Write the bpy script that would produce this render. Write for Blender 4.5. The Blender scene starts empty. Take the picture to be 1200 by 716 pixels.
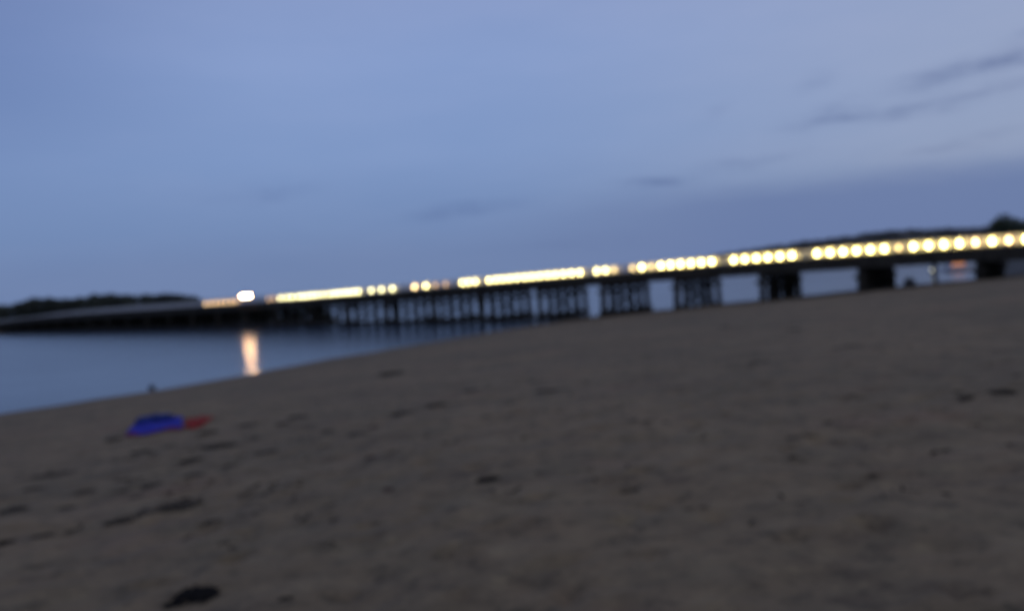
import bpy, bmesh, math, random
import numpy as np
from mathutils import Vector, Matrix

# ------------------------------------------------------------------ camera, sky, sun, exposure
SC = bpy.context.scene
random.seed(7)
F = 940.0                                   # focal length in pixels of the 1200 px wide picture
HC = 5.5                                    # eye height over the water
PITCH = math.atan(32 / F)
ROLL = math.radians(4.0)
fwd = Vector((0, math.cos(PITCH), -math.sin(PITCH)))
up0 = Vector((0, math.sin(PITCH), math.cos(PITCH)))
rt0 = Vector((1, 0, 0))
rt = rt0 * math.cos(ROLL) - up0 * math.sin(ROLL)
up = rt0 * math.sin(ROLL) + up0 * math.cos(ROLL)
cam_d = bpy.data.cameras.new('camera')
cam = bpy.data.objects.new('camera', cam_d)
SC.collection.objects.link(cam)
M3 = Matrix((rt, up, -fwd)).transposed()
cam.matrix_world = Matrix.Translation((0, 0, HC)) @ M3.to_4x4()
cam_d.sensor_width = 36.0
cam_d.lens = 36.0 * F / 1200
cam_d.clip_start = 0.05
cam_d.clip_end = 20000
cam_d.dof.use_dof = True                    # the phone focused on something very near: everything is soft
cam_d.dof.focus_distance = 0.40
cam_d.dof.aperture_fstop = 6.3
SC.camera = cam

SC.view_settings.view_transform = 'Standard'
SC.view_settings.look = 'None'
SC.view_settings.gamma = 1.0
SC.view_settings.exposure = 0.0
SC.view_settings.use_curve_mapping = False
SC.render.engine = 'CYCLES'
SC.cycles.use_denoising = True
SC.cycles.use_adaptive_sampling = False
SC.cycles.sample_clamp_direct = 0
SC.cycles.sample_clamp_indirect = 3
SC.cycles.max_bounces = 6
SC.cycles.filter_width = 2.0
SC.cycles.seed = 3


def ray(px, py):
    d = fwd + rt * ((px - 600) / F) + up * ((358 - py) / F)
    return d.normalized()


def lin(r, g, b):
    f = lambda c: (c / 255 / 12.92) if c / 255 <= 0.04045 else ((c / 255 + 0.055) / 1.055) ** 2.4
    return (f(r), f(g), f(b), 1.0)


class NT:
    """tiny node helper"""
    def __init__(self, tree):
        self.t = tree
        self.t.nodes.clear()

    def n(self, kind, **kw):
        nd = self.t.nodes.new(kind)
        for k, v in kw.items():
            setattr(nd, k, v)
        return nd

    def put(self, sock, v):
        if isinstance(v, bpy.types.NodeSocket):
            self.t.links.new(v, sock)
        elif v is not None:
            sock.default_value = v

    def m(self, op, a, b=None, c=None, clamp=False):
        nd = self.n('ShaderNodeMath', operation=op, use_clamp=clamp)
        for i, v in enumerate((a, b, c)):
            if v is not None:
                self.put(nd.inputs[i], v)
        return nd.outputs[0]

    def smooth(self, v, lo, hi):
        nd = self.n('ShaderNodeMapRange', interpolation_type='SMOOTHSTEP')
        self.put(nd.inputs[0], v)
        nd.inputs[1].default_value = lo
        nd.inputs[2].default_value = hi
        return nd.outputs[0]

    def mix(self, f, a, b, mode='MIX'):
        nd = self.n('ShaderNodeMix', data_type='RGBA', blend_type=mode)
        self.put(nd.inputs[0], f)
        self.put(nd.inputs[6], a)
        self.put(nd.inputs[7], b)
        return nd.outputs[2]

    def ramp(self, v, stops):
        nd = self.n('ShaderNodeValToRGB')
        el = nd.color_ramp.elements
        while len(el) > 1:
            el.remove(el[-1])
        el[0].position, el[0].color = stops[0]
        for p, c in stops[1:]:
            e = el.new(p)
            e.color = c
        self.put(nd.inputs[0], v)
        return nd.outputs[0]

    def noise(self, vec, scale, detail=3, rough=0.5, w=None):
        nd = self.n('ShaderNodeTexNoise')
        if vec is not None:
            self.put(nd.inputs['Vector'], vec)
        nd.inputs['Scale'].default_value = scale
        nd.inputs['Detail'].default_value = detail
        nd.inputs['Roughness'].default_value = rough
        return nd.outputs['Fac']


# dusk sky: colour by height over the horizon and by compass direction, thin cloud streaks and a low bank
W = bpy.data.worlds.new('World')
SC.world = W
W.use_nodes = True
w = NT(W.node_tree)
tc = w.n('ShaderNodeTexCoord').outputs['Generated']
sx = w.n('ShaderNodeSeparateXYZ')
w.put(sx.inputs[0], tc)
el = w.m('ARCSINE', sx.outputs[2])
az = w.m('ARCTAN2', sx.outputs[0], sx.outputs[1])
DEG = math.pi / 180
base = w.ramp(w.m('MULTIPLY', el, 1 / (90 * DEG)), [
    (0.000, lin(110, 130, 170)), (0.025, lin(111, 132, 173)), (0.05, lin(115, 139, 182)),
    (0.10, lin(126, 151, 196)), (0.17, lin(133, 156, 202)), (0.22, lin(134, 154, 199)), (0.35, lin(129, 141, 177)), (1.0, lin(126, 132, 162))])
warm = w.smooth(az, -5 * DEG, 38 * DEG)
warm = w.m('MULTIPLY', warm, 0.85)
base = w.mix(warm, base, w.ramp(w.m('MULTIPLY', el, 1 / (90 * DEG)), [
    (0.0, lin(126, 137, 168)), (0.06, lin(149, 162, 189)), (0.12, lin(153, 166, 195)), (0.22, lin(150, 163, 197)), (1.0, lin(126, 132, 162))]))
left = w.smooth(az, -14 * DEG, -40 * DEG)
base = w.mix(w.m('MULTIPLY', left, w.smooth(el, 3 * DEG, 16 * DEG)), base, w.mix(1.0, base, (0.60, 0.65, 0.75, 1), 'MULTIPLY'))
# warp for ragged cloud edges
mp = w.n('ShaderNodeMapping')
w.put(mp.inputs[0], tc)
mp.inputs['Scale'].default_value = (5, 5, 22)
nz = w.noise(mp.outputs[0], 2.2, 4, 0.55)
mottle = w.noise(mp.outputs[0], 0.8, 5, 0.6)
base = w.mix(w.smooth(mottle, 0.35, 0.7), base, w.mix(1.0, base, (1.06, 1.035, 1.02, 1), 'MULTIPLY'))
CL = [  # px, py, half width px, half height px, tilt (rad), strength
    (1140, 80, 60, 9, 0.12, 0.62), (1180, 74, 30, 8, 0.0, 0.30), (962, 139, 38, 8, 0.10, 0.55), (1035, 132, 42, 7, 0.06, 0.42),
    (1150, 108, 60, 8, 0.10, 0.34), (957, 97, 18, 9, 0.2, 0.24), (840, 135, 18, 7, 0.3, 0.16), (768, 214, 40, 7, -0.02, 0.50),
    (885, 190, 55, 7, 0.02, 0.28), (545, 247, 60, 7, 0.04, 0.34), (300, 226, 60, 8, 0.02, 0.20), (1105, 170, 60, 6, 0.02, 0.26),
    (1195, 45, 22, 7, 0.1, 0.3), (690, 285, 90, 8, 0.0, 0.12)]
tot = None
for px, py, hw, hh, tilt, st in CL:
    d = ray(px, py)
    a0, e0 = math.atan2(d.x, d.y), math.asin(d.z)
    da = w.m('SUBTRACT', az, a0)
    de = w.m('SUBTRACT', el, e0)
    de = w.m('SUBTRACT', de, w.m('MULTIPLY', da, tilt))
    de = w.m('ADD', de, w.m('MULTIPLY', w.m('SUBTRACT', nz, 0.5), 0.035))
    q = w.m('ADD', w.m('POWER', w.m('ABSOLUTE', w.m('DIVIDE', da, hw / F)), 2.0),
            w.m('POWER', w.m('ABSOLUTE', w.m('DIVIDE', de, hh / F)), 2.0))
    g = w.m('MULTIPLY', w.m('POWER', 2.71828, w.m('MULTIPLY', q, -1.0)), st * 1.15)
    tot = g if tot is None else w.m('ADD', tot, g)
mp2 = w.n('ShaderNodeMapping')
w.put(mp2.inputs[0], tc)
mp2.inputs['Scale'].default_value = (14, 14, 60)
tot = w.m('MULTIPLY', tot, w.m('ADD', 0.45, w.m('MULTIPLY', w.smooth(w.noise(mp2.outputs[0], 1.5, 4, 0.6), 0.38, 0.6), 0.65)))
col = w.mix(w.m('MINIMUM', tot, 0.8), base, w.mix(1.0, base, (0.50, 0.54, 0.66, 1), 'MULTIPLY'))
eb = w.m('ADD', el, w.m('MULTIPLY', w.m('SUBTRACT', nz, 0.5), 0.02))
bank = w.m('MULTIPLY', w.smooth(eb, 6.4 * DEG, 3.7 * DEG), w.smooth(az, -6 * DEG, 20 * DEG))
col = w.mix(w.m('MULTIPLY', bank, 0.85), col, lin(103, 122, 165))
bg = w.n('ShaderNodeBackground')
w.put(bg.inputs[0], col)
bg.inputs[1].default_value = 1.0
wo = w.n('ShaderNodeOutputWorld')
W.node_tree.links.new(bg.outputs[0], wo.inputs[0])

# the last glow of the set sun, low behind the photographer's right shoulder
sd = bpy.data.lights.new('sun', 'SUN')
sd.energy = 0.05
sd.angle = math.radians(25)
sd.color = (1.0, 0.86, 0.72)
so = bpy.data.objects.new('sun', sd)
SC.collection.objects.link(so)
so.rotation_euler = (math.radians(78), 0, math.radians(50))
so.location = (20, -20, 40)


# ------------------------------------------------------------------ materials
def mat(name, color, rough=0.8, metal=0.0, var=0.0, vscale=3.0, bump=0.0, bscale=20.0, emit=None, estr=0.0, spec=0.5, coat=0.0):
    m = bpy.data.materials.new(name)
    m.use_nodes = True
    t = NT(m.node_tree)
    p = t.n('ShaderNodeBsdfPrincipled')
    o = t.n('ShaderNodeOutputMaterial')
    m.node_tree.links.new(p.outputs[0], o.inputs[0])
    c = tuple(color) + (1.0,) if len(color) == 3 else color
    co = t.n('ShaderNodeTexCoord').outputs['Object']
    if var:
        n = t.noise(co, vscale, 5, 0.6)
        lo = tuple(x * (1 - var) for x in c[:3]) + (1,)
        hi = tuple(min(1, x * (1 + var)) for x in c[:3]) + (1,)
        t.put(p.inputs['Base Color'], t.mix(t.smooth(n, 0.3, 0.7), lo, hi))
    else:
        p.inputs['Base Color'].default_value = c
    p.inputs['Roughness'].default_value = rough
    p.inputs['Metallic'].default_value = metal
    p.inputs['Specular IOR Level'].default_value = spec
    if bump:
        b = t.n('ShaderNodeBump')
        b.inputs['Strength'].default_value = bump
        b.inputs['Distance'].default_value = 0.02
        t.put(b.inputs['Height'], t.noise(co, bscale, 4, 0.6))
        t.put(p.inputs['Normal'], b.outputs[0])
    if emit:
        p.inputs['Emission Color'].default_value = tuple(emit) + (1.0,)
        p.inputs['Emission Strength'].default_value = estr
    return m


M = dict(
    timber=mat('weathered_timber', (0.055, 0.046, 0.034), 0.95, spec=0.15, var=0.35, vscale=1.2, bump=0.5, bscale=14),
    wet_timber=mat('dark_pile_timber', (0.048, 0.040, 0.029), 0.95, spec=0.15, var=0.4, vscale=1.5, bump=0.5, bscale=12),
    rail=mat('pale_rail_paint', (0.82, 0.74, 0.66), 0.55, var=0.15, vscale=2),
    asphalt=mat('asphalt', (0.05, 0.05, 0.052), 0.9, var=0.2, vscale=5, bump=0.3, bscale=60),
    concrete=mat('kerb_concrete', (0.24, 0.23, 0.21), 0.85, var=0.15, vscale=3),
    post=mat('dark_post_metal', (0.05, 0.05, 0.05), 0.5, metal=0.6),
    globe=mat('lit_globe', (0.8, 0.75, 0.6), 0.3, emit=(1.0, 0.82, 0.27), estr=20),
    globe_half=mat('half_lit_globe', (0.8, 0.7, 0.5), 0.3, emit=(1.0, 0.70, 0.30), estr=11),
    globe_dim=mat('dim_globe', (0.8, 0.7, 0.5), 0.3, emit=(1.0, 0.72, 0.28), estr=4),
    globe_faint=mat('faint_globe', (0.8, 0.7, 0.5), 0.3, emit=(1.0, 0.60, 0.26), estr=2.0),
    globe_amber=mat('amber_globe', (0.8, 0.55, 0.3), 0.3, emit=(1.0, 0.62, 0.24), estr=3.8),
    globe_soft=mat('soft_lit_globe', (0.8, 0.75, 0.6), 0.3, emit=(1.0, 0.90, 0.44), estr=9.5),
    globe_mid=mat('clear_lit_globe', (0.8, 0.75, 0.6), 0.3, emit=(1.0, 0.84, 0.33), estr=13),
    flood=mat('floodlight_lens', (0.9, 0.85, 0.8), 0.2, emit=(1.0, 0.58, 0.28), estr=130),
    boat_lit=mat('lit_cabin_glass', (0.6, 0.3, 0.15), 0.3, emit=(1.0, 0.36, 0.12), estr=0.8),
    buoy_lit=mat('buoy_lamp_glass', (0.8, 0.75, 0.5), 0.3, emit=(0.9, 0.85, 0.55), estr=2.5),
    hull=mat('white_hull_paint', (0.62, 0.60, 0.60), 0.35, var=0.05),
    hull_dark=mat('dark_hull_trim', (0.05, 0.06, 0.1), 0.4),
    bark=mat('bark', (0.07, 0.055, 0.04), 0.95, var=0.3, bump=0.6),
    leaf=mat('tree_leaves', (0.10, 0.115, 0.06), 0.9, var=0.45, vscale=0.8),
    wood_leaf=mat('far_leaves', (0.065, 0.072, 0.050), 0.9, var=0.4, vscale=0.05),
    hazed_hill_leaf=mat('hazed_hill_scrub', (0.12, 0.115, 0.10), 0.95, var=0.35, vscale=0.03),  # scrub colour lightened and greyed to carry the distance haze
    hazed_hill=mat('hazed_hill_ground', (0.17, 0.15, 0.12), 0.95, var=0.3, vscale=0.02),  # hill ground paled, with the haze put into its base colour
    hill=mat('hill_ground', (0.055, 0.055, 0.05), 0.95, var=0.3, vscale=0.02),
    weed=mat('drying_seaweed', (0.012, 0.010, 0.008), 1.0, spec=0.08, var=0.4, vscale=9),
    weed_pale=mat('sandy_seaweed', (0.050, 0.040, 0.028), 1.0, spec=0.08, var=0.4, vscale=9),
    weed_red=mat('reddish_seaweed', (0.05, 0.016, 0.014), 1.0, spec=0.08, var=0.4, vscale=9),
    blue=mat('blue_cloth', (0.055, 0.065, 0.62), 0.9, var=0.18, vscale=2.2, bump=0.4, bscale=60),
    navy=mat('navy_canvas', (0.02, 0.05, 0.22), 0.85, var=0.2, vscale=6),
    red=mat('red_cloth', (0.52, 0.045, 0.03), 0.9, var=0.25, vscale=3, bump=0.4, bscale=60),
    trim=mat('crimson_binding', (0.30, 0.02, 0.10), 0.9, var=0.2, vscale=4),
    rock=mat('dark_rock', (0.04, 0.04, 0.038), 0.85, var=0.3, vscale=4, bump=0.8, bscale=8),
)


def sand_material():
    m = bpy.data.materials.new('damp_sand')
    m.use_nodes = True
    t = NT(m.node_tree)
    p = t.n('ShaderNodeBsdfPrincipled')
    o = t.n('ShaderNodeOutputMaterial')
    m.node_tree.links.new(p.outputs[0], o.inputs[0])
    pos = t.n('ShaderNodeNewGeometry').outputs['Position']
    s = t.n('ShaderNodeSeparateXYZ')
    t.put(s.inputs[0], pos)
    mp = t.n('ShaderNodeMapping')
    mp.inputs['Scale'].default_value = (1, 1, 0)
    t.put(mp.inputs[0], pos)
    v = mp.outputs[0]
    lumps = t.noise(v, 3.4, 7, 0.78)
    lumps2 = t.noise(v, 0.75, 8, 0.80)
    big = t.noise(v, 0.12, 4, 0.55)
    mid = t.noise(v, 0.9, 4, 0.6)
    fine = t.noise(v, 9, 5, 0.7)
    grain = t.noise(v, 160, 2, 0.7)
    c = t.mix(t.smooth(big, 0.35, 0.65), (0.205, 0.147, 0.081, 1), (0.275, 0.190, 0.101, 1))
    c = t.mix(t.m('MULTIPLY', t.smooth(mid, 0.42, 0.72), 0.45), c, (0.128, 0.108, 0.062, 1))
    c = t.mix(t.m('MULTIPLY', t.smooth(fine, 0.45, 0.8), 0.5), c, (0.115, 0.095, 0.056, 1))
    c = t.mix(t.m('MULTIPLY', t.smooth(grain, 0.5, 0.8), 0.35), c, (0.26, 0.215, 0.13, 1))
    c = t.mix(t.m('MULTIPLY', t.smooth(lumps, 0.52, 0.62), 0.68), c, (0.075, 0.060, 0.035, 1))
    c = t.mix(t.m('MULTIPLY', t.smooth(lumps2, 0.52, 0.62), 0.55), c, (0.095, 0.066, 0.040, 1))
    c = t.mix(t.m('MULTIPLY', t.smooth(lumps2, 0.48, 0.38), 0.36), c, (0.33, 0.245, 0.135, 1))
    c = t.mix(t.m('MULTIPLY', t.smooth(lumps, 0.46, 0.36), 0.5), c, (0.36, 0.265, 0.135, 1))
    tint = t.noise(v, 0.33, 3, 0.6)
    c = t.mix(t.m('MULTIPLY', t.smooth(tint, 0.55, 0.72), 0.55), c, (0.245, 0.150, 0.090, 1))
    wet = t.smooth(t.m('ADD', s.outputs[2], t.m('MULTIPLY', t.m('SUBTRACT', mid, 0.5), 0.25)), 0.42, 0.06)
    c = t.mix(t.m('MULTIPLY', wet, 0.75), c, (0.135, 0.096, 0.052, 1))
    t.put(p.inputs['Base Color'], c)
    r = t.m('SUBTRACT', 0.95, t.m('MULTIPLY', t.smooth(s.outputs[2], 0.10, 0.0), 0.55))
    t.put(p.inputs['Roughness'], r)
    p.inputs['Specular IOR Level'].default_value = 0.25
    b = t.n('ShaderNodeBump')
    b.inputs['Strength'].default_value = 0.7
    b.inputs['Distance'].default_value = 0.03
    t.put(b.inputs['Height'], t.m('ADD', t.m('MULTIPLY', t.noise(v, 5, 4, 0.6), 1.0), t.m('MULTIPLY', grain, 0.12)))
    t.put(p.inputs['Normal'], b.outputs[0])
    return m


def water_material():
    m = bpy.data.materials.new('estuary_water')
    m.use_nodes = True
    t = NT(m.node_tree)
    p = t.n('ShaderNodeBsdfPrincipled')
    o = t.n('ShaderNodeOutputMaterial')
    m.node_tree.links.new(p.outputs[0], o.inputs[0])
    pos = t.n('ShaderNodeNewGeometry').outputs['Position']
    mp = t.n('ShaderNodeMapping')
    mp.inputs['Scale'].default_value = (1.0, 1.6, 0)
    t.put(mp.inputs[0], pos)
    v = mp.outputs[0]
    p.inputs['Base Color'].default_value = (0.035, 0.055, 0.085, 1)
    p.inputs['IOR'].default_value = 1.33
    t.put(p.inputs['Roughness'], t.m('ADD', 0.14, t.m('MULTIPLY', t.noise(v, 0.05, 2), 0.08)))
    b = t.n('ShaderNodeBump')
    b.inputs['Strength'].default_value = 0.35
    b.inputs['Distance'].default_value = 0.05
    t.put(b.inputs['Height'], t.m('ADD', t.noise(v, 0.7, 3, 0.5), t.m('ADD', t.m('MULTIPLY', t.noise(v, 3.0, 2, 0.5), 0.25), t.m('MULTIPLY', t.noise(v, 0.22, 2, 0.5), 2.2))))
    t.put(p.inputs['Normal'], b.outputs[0])
    return m


# ------------------------------------------------------------------ object helpers
def link(o):
    SC.collection.objects.link(o)
    return o


def thing(name, label, cat, loc=(0, 0, 0), group=None, rotz=0.0):
    o = link(bpy.data.objects.new(name, None))
    o.empty_display_size = 0.3
    o.location = loc
    o.rotation_euler = (0, 0, rotz)
    tag(o, label, cat, group)
    return o


def tag(o, label=None, cat=None, group=None, kind=None):
    if label: o['label'] = label
    if cat: o['category'] = cat
    if group: o['group'] = group
    if kind: o['kind'] = kind
    return o


def obj(name, bm, material, parent=None, loc=(0, 0, 0), smooth=False, off=None):
    if off is not None:
        bmesh.ops.translate(bm, verts=bm.verts, vec=-Vector(off))
    me = bpy.data.meshes.new(name)
    bm.to_mesh(me)
    bm.free()
    mats = material if isinstance(material, (list, tuple)) else [material]
    for m_ in mats:
        me.materials.append(m_)
    if smooth:
        me.shade_smooth()
    o = link(bpy.data.objects.new(name, me))
    o.location = loc
    if parent: o.parent = parent
    return o


def obj_np(name, verts, faces, material, parent=None, smooth=False):
    me = bpy.data.meshes.new(name)
    V = np.asarray(verts, dtype=np.float32)
    Fc = np.asarray(faces, dtype=np.int32)
    k = Fc.shape[1]
    me.vertices.add(len(V)); me.vertices.foreach_set('co', V.ravel())
    me.loops.add(Fc.size); me.loops.foreach_set('vertex_index', Fc.ravel())
    me.polygons.add(len(Fc))
    me.polygons.foreach_set('loop_start', np.arange(0, Fc.size, k, dtype=np.int32))
    me.polygons.foreach_set('loop_total', np.full(len(Fc), k, dtype=np.int32))
    me.update(calc_edges=True)
    me.materials.append(material)
    if smooth: me.shade_smooth()
    o = link(bpy.data.objects.new(name, me))
    if parent: o.parent = parent
    return o


def dup(root, loc, label=None, rotz=None):
    r = root.copy(); link(r); r.location = loc
    if rotz is not None: r.rotation_euler = (0, 0, rotz)
    if label: r['label'] = label
    for ch in list(root.children):
        c = ch.copy(); link(c); c.parent = r
        for g in list(ch.children):
            d_ = g.copy(); link(d_); d_.parent = c
    return r


def box(bm, x0, x1, y0, y1, z0, z1):
    vs = [bm.verts.new(p) for p in ((x0, y0, z0), (x1, y0, z0), (x1, y1, z0), (x0, y1, z0), (x0, y0, z1), (x1, y0, z1), (x1, y1, z1), (x0, y1, z1))]
    for f in ((3, 2, 1, 0), (4, 5, 6, 7), (0, 1, 5, 4), (1, 2, 6, 5), (2, 3, 7, 6), (3, 0, 4, 7)):
        bm.faces.new([vs[i] for i in f])
    return vs


def rod(bm, a, b, r0, r1=None, n=10):
    a, b = Vector(a), Vector(b)
    r1 = r0 if r1 is None else r1
    d = (b - a).normalized()
    s = d.orthogonal().normalized()
    q = d.cross(s)
    R = []
    for c, r in ((a, r0), (b, r1)):
        R.append([bm.verts.new(c + (s * math.cos(2 * math.pi * i / n) + q * math.sin(2 * math.pi * i / n)) * r) for i in range(n)])
    for i in range(n):
        j = (i + 1) % n
        bm.faces.new((R[0][i], R[0][j], R[1][j], R[1][i]))
    bm.faces.new(R[0][::-1]); bm.faces.new(R[1])


def lathe(bm, prof, n=14):
    rings = []
    for r, z in prof:
        if r < 1e-4:
            rings.append([bm.verts.new((0, 0, z))])
        else:
            rings.append([bm.verts.new((r * math.cos(2 * math.pi * i / n), r * math.sin(2 * math.pi * i / n), z)) for i in range(n)])
    for A_, B_ in zip(rings, rings[1:]):
        for i in range(n):
            j = (i + 1) % n
            if len(A_) == 1 and len(B_) == 1: continue
            if len(A_) == 1: bm.faces.new((A_[0], B_[i], B_[j]))
            elif len(B_) == 1: bm.faces.new((A_[i], A_[j], B_[0]))
            else: bm.faces.new((A_[i], A_[j], B_[j], B_[i]))


# ------------------------------------------------------------------ terrain
rng = np.random.default_rng(5)


def vnoise(x, y, seed=0):
    """value noise, numpy"""
    xi = np.floor(x).astype(np.int64); yi = np.floor(y).astype(np.int64)
    xf = x - xi; yf = y - yi
    u = xf * xf * (3 - 2 * xf); v = yf * yf * (3 - 2 * yf)

    def h(a, b):
        n = (a * 374761393 + b * 668265263 + seed * 974634777) & 0x7fffffff
        n = ((n ^ (n >> 13)) * 1274126177) & 0x7fffffff
        return ((n ^ (n >> 16)) & 0xffff) / 65535.0
    return (h(xi, yi) * (1 - u) + h(xi + 1, yi) * u) * (1 - v) + (h(xi, yi + 1) * (1 - u) + h(xi + 1, yi + 1) * u) * v - 0.5


def sstep(v, a, b):
    t = np.clip((v - a) / (b - a), 0, 1)
    return t * t * (3 - 2 * t)


# bridge line: near edge of the deck. u runs along it to the far (left) bank, n across it away from the beach
UX, UY = -0.7573, 0.6531
NX, NY = 0.6531, 0.7573
AX, AY = 41.5, 65.03
BW = 10.0


def S2T(s): return 1.2 * (s - 83.0)
def X2T(px): return 1.2 * (140270.0 / (px + 490.0) - 83.0 + 0.0)


def ground(x, y):
    x = np.asarray(x, float); y = np.asarray(y, float)
    ox, oy = x + 28.7, y - 45.0
    d = ox * 0.826 - oy * 0.563
    l = ox * 0.563 + oy * 0.826
    d = d - 2.0 * np.exp(-((l - 10) / 9) ** 2) + 0.9 * vnoise(l / 7, d * 0 + 3, 4) + 0.5 * vnoise(l / 2.2, d * 0 + 1, 14)
    z = 0.06 * d
    z = np.where(d < 0, np.maximum(0.09 * d, -2.5), z)
    z = np.where(d > 55, 3.3 + (d - 55) * 0.02, z)
    r2 = x * x + y * y
    z = z + 0.85 * np.exp(-r2 / 22 ** 2)
    g = (x - AX) * NX + (y - AY) * NY
    t = (x - AX) * UX + (y - AY) * UY
    f = sstep(g, 5, 30) * sstep(t, -45, -25)
    z = z * (1 - f) + (-2.0) * f
    z = z + 0.14 * vnoise(x / 9, y / 9, 1) * sstep(d, 1, 8)
    return z


def ground_fine(x, y):
    z = ground(x, y)
    r = np.sqrt(x * x + y * y)
    dry = sstep(z, 0.15, 0.7)
    z = z + dry * (0.07 * vnoise(x / 1.6, y / 1.6, 2) + 0.07 * vnoise(x / 0.55 + 9, y / 0.55, 3) + 0.03 * vnoise(x / 0.22, y / 0.22, 5) * (r < 30))
    z = z + 0.02 * vnoise(x / 2.5, y / 2.5, 8) * (1 - dry)
    return z


def gz(x, y): return float(ground(np.array([x]), np.array([y]))[0])


def hit(px, py, water=False):
    d = ray(px, py)
    o = Vector((0, 0, HC))
    s = 1.0
    while s < 400:
        p = o + d * s
        if p.z < max(gz(p.x, p.y), 0.0 if water else -9):
            break
        s += 0.3 + s * 0.01
    a_, b_ = s - 0.3 - s * 0.012, s
    for _ in range(12):
        s = (a_ + b_) / 2
        p = o + d * s
        if p.z < max(gz(p.x, p.y), 0.0 if water else -9): b_ = s
        else: a_ = s
    return o + d * s


nx_, ny_ = 620, 640
uu = np.linspace(-1, 1, nx_); vv = np.linspace(-1, 1, ny_)
xs = 220 * np.sinh(4.4 * uu) / math.sinh(4.4)
ys = 8 + 190 * np.sinh(4.3 * vv) / math.sinh(4.3)
GX, GY = np.meshgrid(xs, ys)
GZ = ground_fine(GX, GY)
# footprints and scuffs trodden into the dry sand
for _ in range(420):
    r_ = 3 + 30 * random.random() ** 1.3
    a_ = random.uniform(-0.75, 0.75)
    cx, cy = r_ * math.sin(a_), r_ * math.cos(a_)
    rr = random.uniform(0.08, 0.2)
    an = random.uniform(0, math.pi)
    i0, i1 = np.searchsorted(xs, [cx - 1, cx + 1]); j0, j1 = np.searchsorted(ys, [cy - 1, cy + 1])
    X_ = GX[j0:j1, i0:i1] - cx; Y_ = GY[j0:j1, i0:i1] - cy
    A1 = X_ * math.cos(an) + Y_ * math.sin(an); B1 = -X_ * math.sin(an) + Y_ * math.cos(an)
    q = (A1 / rr) ** 2 + (B1 / (rr * 0.5)) ** 2
    GZ[j0:j1, i0:i1] += -0.05 * np.exp(-q) + 0.018 * np.exp(-((np.sqrt(q) - 1.7) / 0.5) ** 2)
V = np.stack([GX.ravel(), GY.ravel(), GZ.ravel()], 1)
ii, jj = np.meshgrid(np.arange(nx_ - 1), np.arange(ny_ - 1))
b_ = (jj * nx_ + ii).ravel()
beach = obj_np('sand', V, np.stack([b_, b_ + 1, b_ + nx_ + 1, b_ + nx_], 1), sand_material(), smooth=True)
tag(beach, 'grey brown sandy beach sloping down to the water', 'beach', kind='structure')

bm = bmesh.new()
box(bm, -9000, 9000, -9000, 14000, -6.5, -5.5)
tag(obj('sea_bed', bm, M['hill']), 'sandy bed under the estuary and the beach', 'ground', kind='structure')

bm = bmesh.new()
vs = [bm.verts.new(p) for p in ((-9000, -9000, 0), (9000, -9000, 0), (9000, 14000, 0), (-9000, 14000, 0))]
bm.faces.new(vs)
tag(obj('water', bm, water_material()), 'calm blue estuary water at dusk', 'water', kind='structure')


# far land, built in polar strips round the bay
def interp(px, tab): return float(np.interp(px, [a for a, _ in tab], [b for _, b in tab]))


def polar_land(name, px0, px1, n_az, radii, hfun, material, label, base=lambda px: 1.0):
    vs, fs = [], []
    for i in range(n_az + 1):
        px = px0 + (px1 - px0) * i / n_az
        k = (px - 600) / F
        for j, r in enumerate(radii):
            rb = r * base(px)
            vs.append((k * rb, rb, hfun(px, rb, j)))
    m_ = len(radii)
    for i in range(n_az):
        for j in range(m_ - 1):
            a = i * m_ + j
            fs.append((a, a + m_, a + m_ + 1, a + 1))
    V_ = np.array(vs)
    V_[:, 2] += 1.2 * vnoise(V_[:, 0] / 30, V_[:, 1] / 30, 11) * (V_[:, 2] > 3)
    o = obj_np(name, V_, fs, material, smooth=True)
    return tag(o, label, 'hill', kind='structure')


RIDGE = [(640, -9), (700, -6), (760, -4), (800, 2), (860, 9), (950, 16), (1060, 22), (1140, 18), (1200, 17), (1350, 24), (1600, 26), (2000, 10), (2400, 8)]
hr = [430, 460, 500, 560, 620, 700, 800, 900]
hs = [-2, 1.5, 0.35, 0.75, 1.0, 0.85, 0.4, -0.2]


def hill_h(px, r, j):
    top = HC + interp(px, RIDGE) * 620 / F
    top = max(top, 0.2)
    if j == 0: return -2
    if j == 1: return min(1.0, top * 0.4)
    return max(top * hs[j], -2)


polar_land('hills', 640, 2400, 150, hr, hill_h, M['hazed_hill'], 'low dark hills across the water')
polar_land('far_shore', -700, 255, 60, [330, 345, 400, 500, 700], lambda px, r, j: [-2, 0.4, 1.2, 1.6, 1.0][j] * (1 if px < 235 else 0.2) - (3 if px > 252 else 0), M['hill'], 'low dark shore on the far side of the water')
polar_land('mud_bank', -200, 410, 60, [1.09, 1.12, 1.18, 1.24, 1.3], lambda px, r, j: [-0.8, 0.3, 0.6, 0.4, -0.8][j] * (1 if px < 395 else 0.0) - (0.5 if px >= 395 else 0), M['hill'], 'dark mud bank behind the far end of the bridge', lambda px: 109900.0 / (px + 490.0) if px > -150 else 320.0)
polar_land('sand_spit', -500, 30, 40, [214, 219, 226, 240, 262, 300], lambda px, r, j: [-1.5, 0.25, 0.7, 0.9, 0.5, -1.2][j] * float(np.clip((26 - px) / 40, -1, 1)) - (0.8 if px > 20 else 0), sand_material(), 'sandy spit where the bridge reaches the far side')
polar_land('far_bank', 1160, 2400, 60, [108, 116, 130, 170, 240, 300], lambda px, r, j: [-2, 0.5, 1.3, 2.0, 1.6, -2][j] * float(np.clip((px - 1160) / 40, 0, 1)) - (1 if px < 1175 else 0), M['hill'], 'grassy bank behind the bridge')


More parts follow.
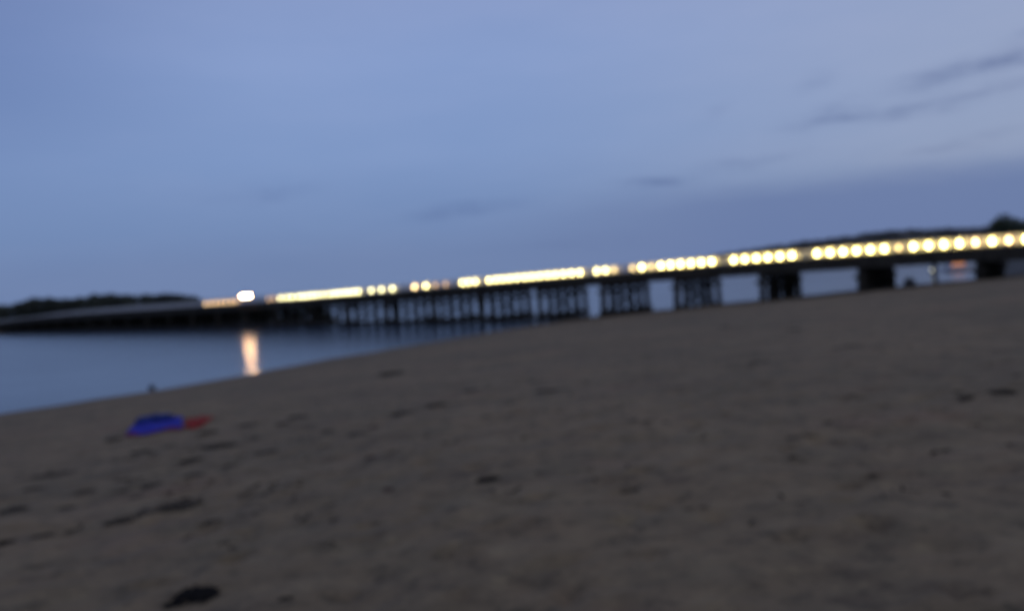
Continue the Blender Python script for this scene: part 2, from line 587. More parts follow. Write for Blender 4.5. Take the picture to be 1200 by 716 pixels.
# ------------------------------------------------------------------ foliage
def leaf_cloud(centres, per, size, squash=0.7, seed=1):
    """centres: (x, y, z, r). small quads scattered in balls"""
    g = np.random.default_rng(seed)
    c = np.repeat(np.array(centres, float), per, axis=0)
    n = len(c)
    d = g.normal(size=(n, 3)); d /= np.linalg.norm(d, axis=1)[:, None]
    rad = c[:, 3] * g.uniform(0.35, 1.08, n) ** 0.6
    p = c[:, :3] + d * rad[:, None] * np.array([1, 1, squash])
    a = g.normal(size=(n, 3)); a /= np.linalg.norm(a, axis=1)[:, None]
    b = np.cross(a, g.normal(size=(n, 3))); b /= np.linalg.norm(b, axis=1)[:, None]
    s = size * g.uniform(0.6, 1.4, n)[:, None]
    V_ = np.stack([p - a * s, p - b * s * 0.6, p + a * s, p + b * s * 0.6], 1).reshape(-1, 3)
    return V_, np.arange(n * 4).reshape(-1, 4)


TL = [(-700, 14), (-200, 15), (0, 13.5), (25, 15), (50, 18.5), (70, 16), (90, 15.5), (120, 18.5), (150, 15), (180, 13.5), (205, 12.5), (225, 9), (240, 3)]
cs = []
for i in range(330):
    px = random.uniform(-420, 236)
    r = random.uniform(385, 430)
    k = (px - 600) / F
    top = HC + (interp(px, TL) - 3 + random.uniform(-3.0, 0.8)) * r / F
    R = random.uniform(2.0, 3.6)
    z = top - R * 0.7
    while z > 1:
        cs.append((k * r, r, z, R)); z -= R * 1.1
V_, F_ = leaf_cloud(cs, 42, 0.95, seed=3)
tag(obj_np('far_woodland', V_, F_, M['wood_leaf']), 'dark line of trees on the far left shore', 'woodland', kind='stuff')
cs = []
for i in range(560):
    px = random.uniform(-200, 400)
    if px > 210 and random.random() < (px - 210) / 190: continue
    k = (px - 600) / F
    Yb_ = 109900.0 / (px + 490.0) if px > -150 else 320.0
    r = Yb_ * random.uniform(1.14, 1.22)
    R = random.uniform(0.8, 1.5)
    top = 3.9 - 2.2 * max(0, (px - 240) / 160) * random.random()
    for z in (0.5, 1.6, 2.7):
        if z + R * 0.6 < top: cs.append((k * r, r, z, R))
V_, F_ = leaf_cloud(cs, 34, 0.42, seed=8)
tag(obj_np('waterside_scrub', V_, F_, M['wood_leaf']), 'dark low scrub along the water behind the far end of the bridge', 'scrub', kind='stuff')
cs = []
for i in range(1500):
    px = random.uniform(690, 1500)
    r = random.uniform(500, 680)
    k = (px - 600) / F
    h = HC + interp(px, RIDGE) * 620 / F
    hz = max(h, 0.2) * float(np.interp(r, hr, hs))
    if h < 5.5: continue
    R = random.uniform(1.6, 2.8)
    cs.append((k * r, r, hz + R * 0.35, R))
V_, F_ = leaf_cloud(cs, 26, 1.3, 0.6, seed=4)
tag(obj_np('hillside_woodland', V_, F_, M['hazed_hill_leaf']), 'dark scrub and trees covering the low hill beyond the bridge', 'woodland', kind='stuff')


def tree(px, ytop, Y, half_px, label, seed):
    rd = random.Random(seed)
    d = ray(px, ytop); top = HC + d.z / d.y * Y
    X = d.x / d.y * Y
    gz0 = 1.6
    R = half_px * Y / F
    root = thing('broadleaf_tree', label, 'tree', (X, Y, gz0), 'trees behind the bridge')
    H = top - gz0
    bm = bmesh.new()
    rod(bm, (0, 0, -0.4), (0.1, 0.05, H * 0.32), 0.30, 0.20)
    rod(bm, (0.1, 0.05, H * 0.31), (0.0, 0.1, H * 0.75), 0.20, 0.07)
    cc = []
    for i in range(9):
        a = rd.uniform(0, 6.28); z0 = H * rd.uniform(0.28, 0.5); q = rd.uniform(0.5, 0.8) * R
        z1 = H * rd.uniform(0.5, 0.82)
        e = Vector((math.cos(a) * q, math.sin(a) * q, z1))
        rod(bm, (0.08, 0.05, z0), e, 0.10, 0.03, 7)
        cc.append((e.x, e.y, e.z, R * rd.uniform(0.3, 0.45)))
    cc += [(0, 0, H - R * 0.42, R * 0.5), (R * .2, 0, H - R * 0.75, R * 0.55), (-R * .35, .3, H - R * 0.8, R * 0.5)]
    obj('trunk', bm, M['bark'], root)
    V_, F_ = leaf_cloud(cc, 420, 0.17, 0.8, seed=seed)
    obj_np('crown', V_, F_, M['leaf'], root)
    return root


tree(1176, 250, 150, 19, 'round-topped dark tree rising behind the brightest lamp near the bridge end', 21)
tree(1216, 247, 156, 20, 'dark tree cut by the edge of view behind the bridge lamps', 22)

# ------------------------------------------------------------------ the bridge
PROF = []
for px, py in ((1206, 279.5), (1166, 282), (1073.5, 288.7), (1000, 294.5), (900, 302), (800, 310.5), (700, 318), (620, 324), (500, 333.8), (448, 338.5), (380, 345), (330, 349.5), (250, 357), (184, 359.2), (148, 361.8), (70, 368), (0, 376)):
    d = ray(px, py)
    # intersect with vertical plane n.(P-A)=0
    k = (AX * NX + AY * NY) / (d.x * NX + d.y * NY)
    P = Vector((0, 0, HC)) + d * k
    t_ = (P.x - AX) * UX + (P.y - AY) * UY
    PROF.append((t_, P.z))
print('PROF', [(round(a, 1), round(b, 2)) for a, b in PROF])
_tp = [a for a, _ in PROF]; _zp = [b for _, b in PROF]
_cf = np.polyfit(_tp, _zp, 4)


def zc(t):
    """height of the lamp centres"""
    if t < 0: return float(np.polyval(_cf, 0))
    if t > 245: return float(np.polyval(_cf, 245)) - (t - 245) * 0.02
    return float(np.polyval(_cf, t))


def P(t, n, z=0.0): return Vector((AX + UX * t + NX * n, AY + UY * t + NY * n, z))


ANG = math.atan2(UY, UX)
T0, T1 = -85.0, 300.0
STEP = 4.74
TS = [T0 + i * STEP for i in range(int((T1 - T0) / STEP) + 1)]
DECK = -0.80      # walking surface under the lamp centre
bridge = thing('timber_bridge', 'long low timber trestle bridge with pale railings crossing the estuary', 'bridge', P(0, 0, 0))
B0 = P(0, 0, 0)


def sweep(bm, n0, n1, z0, z1):
    prev = None
    for t in TS:
        z = zc(t)
        ring = [bm.verts.new(P(t, a, z + b)) for a, b in ((n0, z0), (n1, z0), (n1, z1), (n0, z1))]
        if prev:
            for i in range(4):
                j = (i + 1) % 4
                bm.faces.new((prev[i], ring[i], ring[j], prev[j]))
        else: bm.faces.new(ring[::-1])
        prev = ring
    bm.faces.new(prev)


def bpart(name, mt, specs, parent=bridge):
    bm = bmesh.new()
    for s_ in specs: sweep(bm, *s_)
    bmesh.ops.recalc_face_normals(bm, faces=bm.faces)
    return obj(name, bm, mt, parent, off=B0)


bpart('deck', M['timber'], [(0, BW, DECK - 0.22, DECK)])
bpart('road_surface', M['asphalt'], [(2.4, BW - 0.6, DECK + 0.004, DECK + 0.03)])
bpart('kerb', M['concrete'], [(2.1, 2.38, DECK + 0.002, DECK + 0.15)])
bpart('fascia_beam', M['timber'], [(-0.16, -0.003, DECK - 0.86, DECK + 0.26)])
for k_ in range(5):
    n_ = 0.25 + k_ * (BW - 0.9) / 4
    bpart('girder', M['wet_timber'], [(n_, n_ + 0.34, DECK - 0.80, DECK - 0.223)])


def railing(n, slats, top, mt):
    root_bm = bmesh.new()
    for z in slats:
        sweep(root_bm, n - 0.02, n + 0.02, DECK + z, DECK + z + 0.15)
    bmesh.ops.recalc_face_normals(root_bm, faces=root_bm.faces)
    r_ = obj('railing', root_bm, mt, bridge, off=B0)
    bm = bmesh.new(); sweep(bm, n - 0.07, n + 0.07, DECK + top, DECK + top + 0.07); bmesh.ops.recalc_face_normals(bm, faces=bm.faces)
    obj('handrail', bm, mt, r_, off=B0)
    def post_bm(loc=(0, 0, 0)):
        b_ = bmesh.new()
        box(b_, -0.05, 0.05, -0.05, 0.05, 0.003, top - 0.003)
        return b_
    ts = [T0 + 0.6 + i * 2.4 for i in range(int((T1 - T0 - 2) / 2.4))]
    near = [t for t in ts if -4 < t < 234][:100]
    rest = [t for t in ts if t not in near]
    first = None
    for t in near:
        loc = P(t, n + 0.078, zc(t) + DECK) - B0
        if first is None:
            first = obj('railing_post', post_bm(), M['timber'], r_, loc=loc); first.rotation_euler = (0, 0, ANG)
        else:
            c = first.copy(); link(c); c.parent = r_; c.location = loc
    bm = bmesh.new()
    for t in rest:
        v4 = box(bm, -0.05, 0.05, -0.05, 0.05, 0.003, top - 0.003)
        bmesh.ops.transform(bm, matrix=Matrix.Translation(P(t, n + 0.078, zc(t) + DECK)) @ Matrix.Rotation(ANG, 4, 'Z'), verts=v4)
    tag(obj('railing_posts', bm, M['timber'], r_, off=B0), kind='stuff')
    return r_


railing(0.10, (0.20,), 0.38, M['timber'])
railing(BW - 0.25, (0.32, 0.52, 0.72, 0.92, 1.12), 1.31, M['rail'])

#MARK
# one trestle, then copies: piles, cap, walings, braces, in the frame x = along the bridge, y = across


def trestle(loc, seed):
    rd = random.Random(seed)
    o = link(bpy.data.objects.new('trestle', None)); o.location = loc; o.rotation_euler = (0, 0, ANG)
    o.parent = bridge
    for i in range(6):
        y = -(0.3 + i * 1.86) + rd.uniform(-0.12, 0.12)
        bm = bmesh.new()
        lean = (0.55 if i == 0 else (-0.55 if i == 5 else 0.0)) + rd.uniform(-0.18, 0.18)
        r_ = rd.uniform(0.28, 0.38)
        rod(bm, (0, y, 0), (rd.uniform(-.12, .12), y + lean, -6.5), r_, r_ * 1.12, 12)
        obj('pile', bm, M['wet_timber'], o, smooth=False)
    bm = bmesh.new(); box(bm, -0.2, 0.2, -BW + 0.1, 0.12, 0.003, 0.40)
    obj('cap_beam', bm, M['timber'], o)
    for z, h in ((-3.30, 0.55), (-0.62, 0.34)):  # lower walings deepened to imitate the dark reflection at the pile feet
        for x in (-0.46, 0.34):
            bm = bmesh.new(); box(bm, x, x + 0.12, -BW + 0.1 - rd.uniform(0, .3), 0.3 + rd.uniform(0, .3), z, z + h)
            obj('waling', bm, M['timber'], o)
    for sgn, x in ((1, -0.52), (-1, 0.52)):
        bm = bmesh.new()
        a, b = (-0.2, -BW + 0.7) if sgn > 0 else (-BW + 0.7, -0.2)
        rod(bm, (x, a, -0.3), (x, b, -3.1), 0.13, 0.13, 4)
        obj('cross_brace', bm, M['timber'], o)
    return o


def trestle_loc(t): return P(t, 0, zc(t) + DECK - 1.21)


protot = []
for j in range(-9, 27):
    t = S2T(85.6 + 7.9 * j - 0.295 + 0.295)
    if len(protot) < 5:
        protot.append(trestle(trestle_loc(t) - B0, 40 + j))
    else:
        src = protot[(j * 3) % 5]
        r = src.copy(); link(r); r.parent = bridge; r.location = trestle_loc(t) - B0
        for ch in list(src.children):
            c = ch.copy(); link(c); c.parent = r
tw = X2T(690)
bm = bmesh.new()
box(bm, 0, T1 - tw - 2, -0.70, -0.50, 0.12, 0.62)  # added dark strip standing in for the piles' reflection on the water
wl = obj('waterline_reflection_strip', bm, M['wet_timber'], bridge, loc=P(tw, 0, 0) - B0); wl.rotation_euler = (0, 0, ANG)
wl.location = P(tw, -1.25, 0) - B0
# a single extra prop under the deck near the beach end
bm = bmesh.new()
tt = X2T(1096)
rod(bm, P(tt, 0.4, zc(tt) + DECK - 0.73), P(tt, 0.4, 0.5), 0.17, 0.20)
obj('prop', bm, M['wet_timber'], bridge, off=B0)
bm = bmesh.new()
c_ = P(T1, 0)
box(bm, 0, 9, -BW - 1.5, 1.5, -3, zc(T1) + DECK - 0.30)
ab = obj('abutment', bm, M['concrete'], bridge, loc=c_ - B0); ab.rotation_euler = (0, 0, ANG)


# ------------------------------------------------------------------ lamps on the near railing
def make_lamp(gm, label, loc):
    root = thing('rail_lamp', label, 'lamp', loc, 'lamps along the bridge railing', ANG)
    # origin on the deck under the lamp
    bm = bmesh.new()
    rod(bm, (0, 0, -0.32), (0, 0, 0.38), 0.035, 0.03, 8)
    rod(bm, (0, 0, -0.02), (0, 0, 0.02), 0.07, 0.07, 10)
    obj('post', bm, M['post'], root)
    bm = bmesh.new()
    lathe(bm, [(0, 0.37), (0.09, 0.38), (0.13, 0.45), (0.145, 0.52), (0.130, 0.522), (0, 0.52)], 16)
    obj('cup', bm, M['post'], root, smooth=False)
    bm = bmesh.new()
    lathe(bm, [(0, 0.523), (0.11, 0.524), (0.150, 0.60), (0.162, 0.70), (0.150, 0.82), (0.115, 0.95), (0.07, 1.06), (0.03, 1.125), (0, 1.13)], 16)
    obj('globe', bm, gm, root, smooth=True)
    bm = bmesh.new()
    lathe(bm, [(0.0, 1.127), (0.035, 1.128), (0.025, 1.155), (0.0, 1.21)], 8)
    obj('finial', bm, M['post'], root)
    return root


ORD = ['first', 'second', 'third', 'fourth', 'fifth', 'sixth', 'seventh', 'eighth', 'ninth', 'tenth', 'eleventh', 'twelfth', 'thirteenth', 'fourteenth']
K = lambda k: 140270.0 / (k - 0.295) - 490.0          # lattice number to pixel column
RUNS = [
    ('globe_amber', [242, 248, 254, 260, 266, 272, 278], '{o} dim amber lamp from the left in the row left of the double floodlight'),
    ('globe_faint', [316, 322], '{o} faint orange lamp just right of the double floodlight'),
    ('globe_soft', [330, 337.5, 344], '{o} of three close lamps that start the long glowing row after the floodlight'),
    ('globe_soft', [351.5, 357, 362, 367.5, 373], '{o} from the left of five merged lamps right of the floodlight'),
    ('globe_soft', [380], 'small round lamp alone between the five and the seven merged lamps'),
    ('globe_soft', [388, 393.5, 399, 405, 410.5, 416, 421.5], '{o} from the left of seven lamps merged into one glowing bar'),
    ('globe_soft', [436.6, 448.7, 461.5], '{o} from the left of three separate round lamps right of the glowing bar'),
    ('globe_half', [487.5], 'orange dimmer lamp left of the single bright one mid bridge'),
    ('globe_mid', [500.7], 'single bright lamp right of the orange dimmer one mid bridge'),
    ('globe_faint', [512, 524], '{o} very faint lamp left of the tight bright trio mid bridge'),
    ('globe_mid', [K(136), K(135), K(134)], '{o} from the left of the tight bright trio mid bridge'),
    ('globe_mid', [K(k) for k in range(132, 119, -1)], '{o} from the left in the long run of thirteen bright lamps mid bridge'),
    ('globe_mid', [K(118), K(117)], '{o} of the bright pair right of the long run of thirteen'),
    ('globe_dim', [K(116)], 'dim orange lamp touching the right side of the bright pair'),
    ('globe_dim', [K(114)], 'dim lamp touching the left side of a lone bright lamp'),
    ('globe', [K(113)], 'lone bright lamp standing between two dim ones'),
    ('globe_dim', [K(112)], 'dim lamp between the lone bright lamp and the first run of six'),
    ('globe', [K(k) for k in range(111, 105, -1)], '{o} from the left in the overlapping run of six lamps above the second open span'),
    ('globe', [K(k) for k in range(104, 98, -1)], '{o} from the left in the middle run of six bright lamps'),
    ('globe', [K(k) for k in range(97, 91, -1)], '{o} from the left in the widest run of six bright lamps'),
    ('globe_dim', [K(91)], 'dim yellow lamp ending the widest run of six'),
    ('globe', [K(90), K(89), K(88), K(87)], '{o} from the left of four large bright lamps near the beach end'),
    ('globe_half', [K(86)], 'dimmer lamp right of the four large ones near the beach end'),
    ('globe', [K(85)], 'largest brightest lamp below the round-topped tree'),
    ('globe_half', [K(84)], 'dimmer lamp right of the largest one below the round-topped tree'),
    ('globe', [K(83)], 'bright lamp cut by the edge of view at the beach end'),
]
protos = {}
LAMP_N = BW - 0.62
for gmn, pxs, lab in RUNS:
    for q_, px in enumerate(pxs):
        tn = 1.2 * (140270.0 / (px + 490.0) - 83.0)
        pn = P(tn, 0, zc(tn)); eye = Vector((0, 0, HC))
        d0 = AX * NX + AY * NY
        far = eye + (pn - eye) * ((d0 + LAMP_N) / d0)
        loc = Vector((far.x, far.y, far.z - 0.80))
        L = lab.format(o=ORD[q_])
        if gmn not in protos: protos[gmn] = make_lamp(M[gmn], L, loc)
        else: dup(protos[gmn], loc, L)


# twin-headed floodlight
def floodlight(px, py):
    t = X2T(px)
    loc = P(t, -0.35, zc(t) + DECK)
    d = ray(px, py); k = (AX * NX + AY * NY) / (d.x * NX + d.y * NY)
    H = HC + d.z * k - loc.z
    root = thing('floodlight', 'double warm white floodlight glaring over the water near the far end of the bridge', 'floodlight', loc, None, ANG)
    bm = bmesh.new(); rod(bm, (0, 0, -0.5), (0, 0, H + 0.15), 0.07, 0.055, 10); rod(bm, (0, 0, -0.3), (0, -0.22, -0.3), 0.04, 0.04, 6)
    obj('mast', bm, M['post'], root)
    bm = bmesh.new(); box(bm, -1.3, 1.3, -0.05, 0.05, H + 0.153, H + 0.24)
    obj('crossarm', bm, M['post'], root)
    for sx_ in (-0.98, 0.98):
        w_, h_ = 0.40, 0.19
        bm = bmesh.new()
        f = [(sx_ - w_, 0.25, H - h_ - 0.02), (sx_ + w_, 0.25, H - h_ - 0.02), (sx_ + w_, 0.18, H + h_), (sx_ - w_, 0.18, H + h_)]
        b = [(sx_ - w_ * .55, -0.02, H - h_ * .4), (sx_ + w_ * .55, -0.02, H - h_ * .4), (sx_ + w_ * .55, -0.02, H + h_ * .5), (sx_ - w_ * .55, -0.02, H + h_ * .5)]
        fv = [bm.verts.new(v) for v in f]; bv = [bm.verts.new(v) for v in b]
        bm.faces.new(bv)
        for i in range(4): bm.faces.new((fv[i], fv[(i + 1) % 4], bv[(i + 1) % 4], bv[i]))
        rod(bm, (sx_, 0.0, H + 0.06), (sx_, 0.0, H + 0.16), 0.025, 0.025, 6)
        bmesh.ops.recalc_face_normals(bm, faces=bm.faces)
        hd = obj('lamp_head', bm, M['post'], root)
        bm = bmesh.new()
        f2 = [Vector(v) + Vector((0, 0.004, 0)) for v in f]
        c = sum(f2, Vector()) / 4
        q = [c + (v - c) * 0.92 for v in f2]
        q2 = [v + Vector((0, 0.03, 0)) for v in q]
        a_ = [bm.verts.new(v) for v in q]; e_ = [bm.verts.new(v) for v in q2]
        bm.faces.new(e_); bm.faces.new(a_[::-1])
        for i in range(4): bm.faces.new((a_[i], a_[(i + 1) % 4], e_[(i + 1) % 4], e_[i]))
        bmesh.ops.recalc_face_normals(bm, faces=bm.faces)
        obj('lens', bm, M['flood'], hd)


floodlight(293.5, 346.5)

# ------------------------------------------------------------------ things seen under the deck, across the water
d = ray(1121, 312); Yb = 185.0
Xb = d.x / d.y * Yb
boat = thing('cabin_boat', 'white cabin boat with orange lit windows moored beyond the bridge', 'boat', (Xb, Yb, 0.0), None, 0.15)
bm = bmesh.new()
st = [(-3.6, 1.05, .9), (-2.0, 1.2, .9), (0.5, 1.25, .95), (2.5, .95, 1.1), (3.7, .45, 1.3), (4.3, .04, 1.4)]
R_ = []
for x, hw, h in st:
    R_.append([bm.verts.new(p) for p in ((x, -hw, h), (x, -hw * .8, 0.1), (x, -hw * .25, -.3), (x, hw * .25, -.3), (x, hw * .8, .1), (x, hw, h))])
for a, b in zip(R_, R_[1:]):
    for i in range(6): bm.faces.new((a[i], a[(i + 1) % 6], b[(i + 1) % 6], b[i]))
bm.faces.new(R_[0]); bm.faces.new(R_[-1][::-1])
bmesh.ops.recalc_face_normals(bm, faces=bm.faces)
obj('hull', bm, M['hull'], boat)
bm = bmesh.new()
v = box(bm, -2.2, 1.9, -0.85, 0.85, 0.86, 2.05)
for q in v:
    if q.co.z > 1.5: q.co.x = q.co.x * 0.86 - 0.1; q.co.y *= 0.85
cb = obj('cabin', bm, M['hull'], boat)
for x in (-1.65, -0.55, 0.55):
    bm = bmesh.new(); vv_ = box(bm, x, x + 0.8, -0.90, -0.84, 1.25, 1.75)
    obj('cabin_window', bm, M['boat_lit'], boat)
bm = bmesh.new(); box(bm, -2.3, 1.7, -0.95, 0.95, 2.053, 2.13); obj('cabin_roof', bm, M['hull_dark'], boat)
bm = bmesh.new(); rod(bm, (-0.8, 0, 2.13), (-0.8, 0, 3.0), 0.03); obj('mast', bm, M['hull_dark'], boat)

d = ray(1093, 317); Yb = 170.0
buoy = thing('light_buoy', 'small floating buoy with a pale yellow lamp beyond the bridge', 'buoy', (d.x / d.y * Yb, Yb, 0.0))
bm = bmesh.new(); lathe(bm, [(0, -.3), (.5, -.2), (.6, .1), (.5, .3), (.2, .4), (0, .4)], 14); obj('float', bm, M['hull_dark'], buoy)
bm = bmesh.new()
for i in range(3):
    a = i * 2.094; rod(bm, (.3 * math.cos(a), .3 * math.sin(a), .33), (.1 * math.cos(a), .1 * math.sin(a), 0.72), .03)
obj('frame', bm, M['post'], buoy)
bm = bmesh.new(); lathe(bm, [(0, .70), (.22, .71), (.25, .95), (.18, 1.2), (0, 1.26)], 12); obj('lantern', bm, M['buoy_lit'], buoy, smooth=True)


# ------------------------------------------------------------------ rocks
def rock(px, py, wpx, hfac, label, water=False, seed=1):
    p = hit(px, py, water)
    dist = (p - Vector((0, 0, HC))).length
    R = wpx * dist / F / 2
    bm = bmesh.new(); bmesh.ops.create_icosphere(bm, subdivisions=3, radius=1)
    rd = np.random.default_rng(seed); ph = rd.uniform(0, 6, 9)
    for v in bm.verts:
        c = v.co.copy()
        f = 1 + 0.14 * math.sin(3 * c.x + ph[0]) + 0.12 * math.sin(4 * c.y + ph[1]) + 0.1 * math.sin(5 * c.z + ph[2] + 2 * c.x)
        f = round(f * 9) / 9 * 0.4 + f * 0.6
        v.co = Vector((c.x * R, c.y * R * 0.8, c.z * R * hfac)) * f
    o = obj('rock', bm, M['rock'], loc=(p.x, p.y, max(p.z, 0) + R * hfac * 0.45), smooth=True)
    tag(o, label, 'rock')
    return o


rock(1065, 338, 11, 1.5, 'small dark boulder on the sand below the bridge beside the last trestles', seed=4)
rock(178, 455, 6, 0.8, 'small dark rock at the water edge above the blue blanket', True, seed=9)


# ------------------------------------------------------------------ blue blanket, red towel, navy bag on the sand
def cloth(name, quad, mt, label, cat, lift, seed, cols=46, rows=34, border=None, group=None):
    """quad: four pixels (near-left, near-right, far-right, far-left) that the cloth covers on the sand"""
    Q = [hit(*q) for q in quad]
    o0 = sum(Q, Vector()) / 4
    base = Vector((o0.x, o0.y, gz(o0.x, o0.y)))
    bm = bmesh.new(); grid = []
    for j in range(rows + 1):
        row = []
        for i in range(cols + 1):
            a, b = i / cols, j / rows
            wob = 0.05
            a2 = a + wob * math.sin(5 * b + seed) * (0.4 + a * (1 - a)); b2 = b + wob * math.sin(6 * a + seed * 2)
            p = (Q[0] * (1 - a2) + Q[1] * a2) * (1 - b2) + (Q[3] * (1 - a2) + Q[2] * a2) * b2
            edge = min(1, 7 * min(a, 1 - a, b, 1 - b))
            h = 0.5 + 0.5 * math.sin(9 * a + 5 * b + seed) + 0.35 * math.sin(17 * a - 8 * b + seed) + 0.3 * math.sin(21 * b + 4 * a)
            h += 1.4 * float(vnoise(np.array([a * 5 + seed]), np.array([b * 4]), 3)[0])
            h = max(0.0, h) * edge
            row.append(bm.verts.new(Vector((p.x, p.y, float(ground_fine(np.array([p.x]), np.array([p.y]))[0]) + 0.035 + lift * h)) - base))
        grid.append(row)
    for j in range(rows):
        for i in range(cols):
            f = bm.faces.new((grid[j][i], grid[j][i + 1], grid[j + 1][i + 1], grid[j + 1][i]))
            if border and j < border: f.material_index = 1
    bmesh.ops.solidify(bm, geom=bm.faces[:], thickness=0.025)
    bmesh.ops.recalc_face_normals(bm, faces=bm.faces)
    o = obj(name, bm, [mt, M['trim']], loc=base, smooth=True)
    return tag(o, label, cat, group)


cloth('beach_blanket', [(143, 513), (213, 505), (215, 490), (166, 491)], M['blue'], 'crumpled bright blue beach blanket spread on the sand near the water', 'blanket', 0.055, 1.3, border=3)
cloth('beach_towel', [(216, 503), (238, 500), (250, 491), (218, 492)], M['red'], 'crumpled red towel lying beside the blue blanket', 'towel', 0.05, 4.1, cols=30, rows=24)
p = hit(182, 495)
bag = thing('beach_bag', 'dark navy beach bag slumped on the back of the blue blanket', 'bag', (p.x, p.y, p.z + 0.08), None, 0.4)
bm = bmesh.new()
v = box(bm, -0.60, 0.60, -0.22, 0.22, 0, 0.13)
bmesh.ops.bevel(bm, geom=bm.edges[:], offset=0.05, segments=3, affect='EDGES')
for q in bm.verts:
    if q.co.z > 0.08: q.co.x *= 0.82; q.co.y *= 0.6; q.co.z -= 0.03 * math.cos(q.co.x * 7)
obj('body', bm, M['navy'], bag, smooth=True)
for s_ in (-1, 1):
    bm = bmesh.new(); pts = [Vector((0.2 * math.cos(a), s_ * (0.12 + 0.05 * math.sin(a)), 0.10 + 0.08 * math.sin(a))) for a in np.linspace(0, math.pi, 9)]
    for a, b in zip(pts, pts[1:]): rod(bm, a, b, 0.014, 0.014, 6)
    obj('handle', bm, M['navy'], bag)


# ------------------------------------------------------------------ seaweed clumps
def weed_mesh(seed, n=70):
    rd = random.Random(seed)
    bm = bmesh.new()
    # matted core
    N = 22
    rings = []
    for j, (rr, hh) in enumerate(((1.0, -0.03), (0.8, 0.10), (0.5, 0.20), (0.2, 0.25))):
        rings.append([bm.verts.new((math.cos(2 * math.pi * i / N) * rr * 0.42 * (1 + rd.uniform(-.22, .22)), math.sin(2 * math.pi * i / N) * rr * 0.26 * (1 + rd.uniform(-.22, .22)), (hh + rd.uniform(-.03, .04)) * 0.55)) for i in range(N)])
    for A_, B_ in zip(rings, rings[1:]):
        for i in range(N): bm.faces.new((A_[i], A_[(i + 1) % N], B_[(i + 1) % N], B_[i]))
    bm.faces.new(rings[-1])
    # straps
    for _ in range(n):
        a = rd.uniform(0, 6.283); d = Vector((math.cos(a), math.sin(a), 0))
        p = Vector((rd.gauss(0, .17), rd.gauss(0, .10), rd.uniform(0.02, .12)))
        w_ = rd.uniform(.012, .035); prev = None
        for s in range(6):
            side = Vector((-d.y, d.x, rd.uniform(-.5, .5))).normalized() * w_ * (1 - s / 7)
            cur = (bm.verts.new(p - side), bm.verts.new(p + side))
            if prev: bm.faces.new((prev[0], prev[1], cur[1], cur[0]))
            prev = cur
            p = p + d * rd.uniform(.03, .08); p.z = max(0.01, p.z + rd.uniform(-.05, .025))
            a += rd.uniform(-.5, .5); d = Vector((math.cos(a), math.sin(a), 0))
    me = bpy.data.meshes.new('seaweed'); bm.to_mesh(me); bm.free()
    return me


WM = [weed_mesh(s) for s in (1, 2, 3, 4)]
for m_ in WM: m_.materials.append(M['weed'])
WF = [weed_mesh(s) for s in (5, 6, 7, 8)]
for m_ in WF: m_.materials.append(M['weed_pale'])
WR = weed_mesh(9); WR.materials.append(M['weed_red'])
BIG = {
    (232, 698, 50): 'largest black seaweed clump lying closest on the open sand at the bottom edge',
    (205, 710, 22): 'small dark tuft touching the lower end of the largest seaweed clump',
    (572, 564, 28): 'lone compact black seaweed clump in the middle of the bare sand',
    (457, 575, 15): 'small reddish seaweed tuft left of the lone compact black clump',
    (460, 439, 30): 'seaweed heap on the sand just below the curve of the waterline',
    (258, 524, 34): 'tall ragged dark seaweed heap below the red towel',
    (135, 517, 20): 'dark seaweed tuft at the near corner of the blue blanket',
    (244, 508, 22): 'dark seaweed clump directly under the red towel',
    (212, 596, 46): 'long thin drift of seaweed on the near sand left of the middle',
    (140, 612, 28): 'flat seaweed clump at the lower end of the long thin drift',
    (252, 611, 24): 'oval dark seaweed clump below the long thin drift',
    (6, 637, 22): 'black seaweed clump cut by the near edge of view beside the water side',
    (17, 600, 28): 'oval seaweed clump above the one cut by the edge of view',
    (1171, 462, 34): 'larger of the two dark seaweed clumps far over on the bare upper sand',
    (1136, 468, 22): 'smaller of the two dark seaweed clumps far over on the bare upper sand',
    (945, 515, 13): 'lowest of three little seaweed tufts forming a triangle on bare sand',
    (967, 510, 10): 'middle one of three little seaweed tufts forming a triangle on bare sand',
    (971, 498, 11): 'top one of three little seaweed tufts forming a triangle on bare sand',
}
MANY_L = [(333, 496, 16), (475, 486, 34), (421, 510, 24), (440, 500, 16), (317, 528, 30), (227, 541, 30), (229, 557, 26), (181, 566, 26), (144, 563, 18), (56, 557, 28), (81, 552, 16), (79, 594, 20),
          (50, 627, 22), (271, 545, 22), (292, 498, 22), (437, 537, 12), (175, 603, 26), (100, 578, 20), (350, 489, 22), (200, 521, 16), (165, 530, 26), (300, 512, 16), (40, 575, 18), (160, 581, 16), (240, 525, 14), (385, 505, 16)]
MANY_R = [(570, 490, 14), (640, 459, 26), (687, 449, 12), (602, 473, 22), (555, 459, 22), (512, 476, 26), (760, 504, 10), (780, 517, 10), (1044, 497, 10), (1022, 554, 9),
          (1005, 438, 10), (1002, 406, 26), (932, 386, 18), (850, 383, 14), (631, 554, 8), (762, 416, 14), (891, 424, 22), (335, 707, 16), (670, 463, 8), (880, 428, 12), (625, 447, 10), (980, 410, 12)]


def put_weed(px, py, wpx, label, group, idx, thin=1.0):
    p = hit(px, py)
    dist = (p - Vector((0, 0, HC))).length
    dark = wpx >= 50 or px in (205, 572, 6, 1171, 971, 967)
    me = WR if 'reddish' in label else (WM if dark else WF)[idx % 4]
    o = link(bpy.data.objects.new('seaweed', me))
    s = wpx * dist / F / 0.85
    o.location = (p.x, p.y, float(ground_fine(np.array([p.x]), np.array([p.y]))[0]) + 0.005)
    o.rotation_euler = (0, 0, random.uniform(-0.25, 0.45))
    o.scale = (s, s * random.uniform(1.0, 1.5), s * 0.55 * thin)
    tag(o, label, 'seaweed', group)


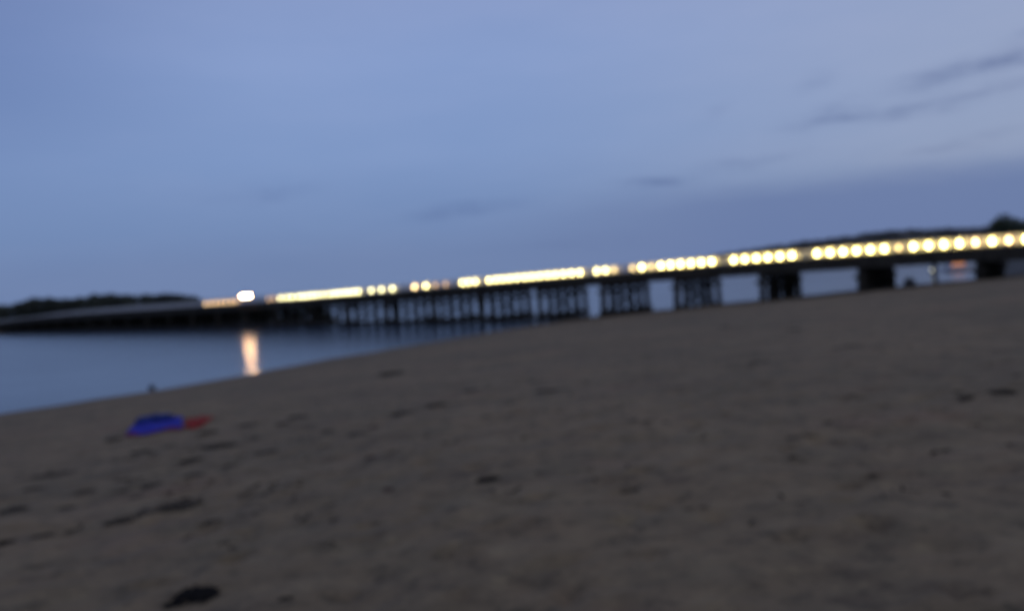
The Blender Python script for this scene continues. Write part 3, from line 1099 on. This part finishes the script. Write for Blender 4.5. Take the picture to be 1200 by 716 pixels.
i = 0
for (px, py, wp), lab in BIG.items():
    put_weed(px, py, wp, lab, None, i, 1.0 if wp < 40 else 0.8); i += 1
ANCH = {(232, 698): 'the largest seaweed clump', (572, 564): 'the lone compact black clump', (457, 575): 'the small reddish tuft', (460, 439): 'the heap under the waterline curve',
        (258, 524): 'the tall ragged heap', (135, 517): 'the near corner of the blue blanket', (244, 508): 'the red towel', (212, 596): 'the long thin drift',
        (6, 637): 'the clump cut by the edge', (1171, 462): 'the upper pair of dark clumps', (960, 508): 'the tuft triangle', (1064, 334): 'the boulder under the bridge'}
SECT = ['right of', 'upper right of', 'above', 'upper left of', 'left of', 'lower left of', 'below', 'lower right of']
slots = []
SCR = MANY_L + MANY_R
for (ax, ay), an in ANCH.items():
    bys = {}
    for q_, (px, py, wp) in enumerate(SCR):
        a_ = math.atan2(-(py - ay), px - ax)
        bys.setdefault(round(a_ / (math.pi / 4)) % 8, []).append((math.hypot(px - ax, py - ay), q_))
    for sc_, lst in bys.items():
        for rank, (dd, q_) in enumerate(sorted(lst)[:3]):
            slots.append((dd * (1 + rank), q_, ['nearest', 'second nearest', 'third nearest'][rank] + ' ' + SECT[sc_] + ' ' + an))
given = {}
for dd, q_, tx in sorted(slots):
    if q_ not in given: given[q_] = tx
for q_, (px, py, wp) in enumerate(SCR):
    put_weed(px, py, wp, 'seaweed scrap, the ' + given[q_], 'seaweed scraps on the sand', i, 0.6 if q_ < len(MANY_L) else 0.45); i += 1

# finer litter of weed threads strewn over the left of the beach
pts = []
g = np.random.default_rng(12)
for _ in range(70):
    px = g.normal(210, 150); py = 545 + g.normal(0, 45)
    if px < -60 or py < 470 or py > 716: continue
    if py < 483 - 0.16 * px + 22: continue
    pts.append((px, py))
for _ in range(40):
    px = g.uniform(350, 1200); py = g.uniform(400, 600)
    pts.append((px, py))
vs, fs = [], []
for px, py in pts:
    p = hit(px, py)
    for q in range(g.integers(2, 5)):
        x, y = p.x + g.normal(0, .15), p.y + g.normal(0, .15)
        a = g.uniform(0, 6.28); L_ = g.uniform(.03, .09); w_ = g.uniform(.005, .012)
        z = float(ground_fine(np.array([x]), np.array([y]))[0]) + 0.015
        dx, dy = math.cos(a) * L_, math.sin(a) * L_
        nx, ny = -math.sin(a) * w_, math.cos(a) * w_
        k = len(vs)
        vs += [(x - dx - nx, y - dy - ny, z), (x - dx + nx, y - dy + ny, z + .01), (x + dx + nx, y + dy + ny, z + .02), (x + dx - nx, y + dy - ny, z + .01)]
        fs.append((k, k + 1, k + 2, k + 3))
tag(obj_np('seaweed_litter', vs, fs, M['weed']), 'fine threads of dry seaweed strewn over the sand', 'seaweed', kind='stuff')
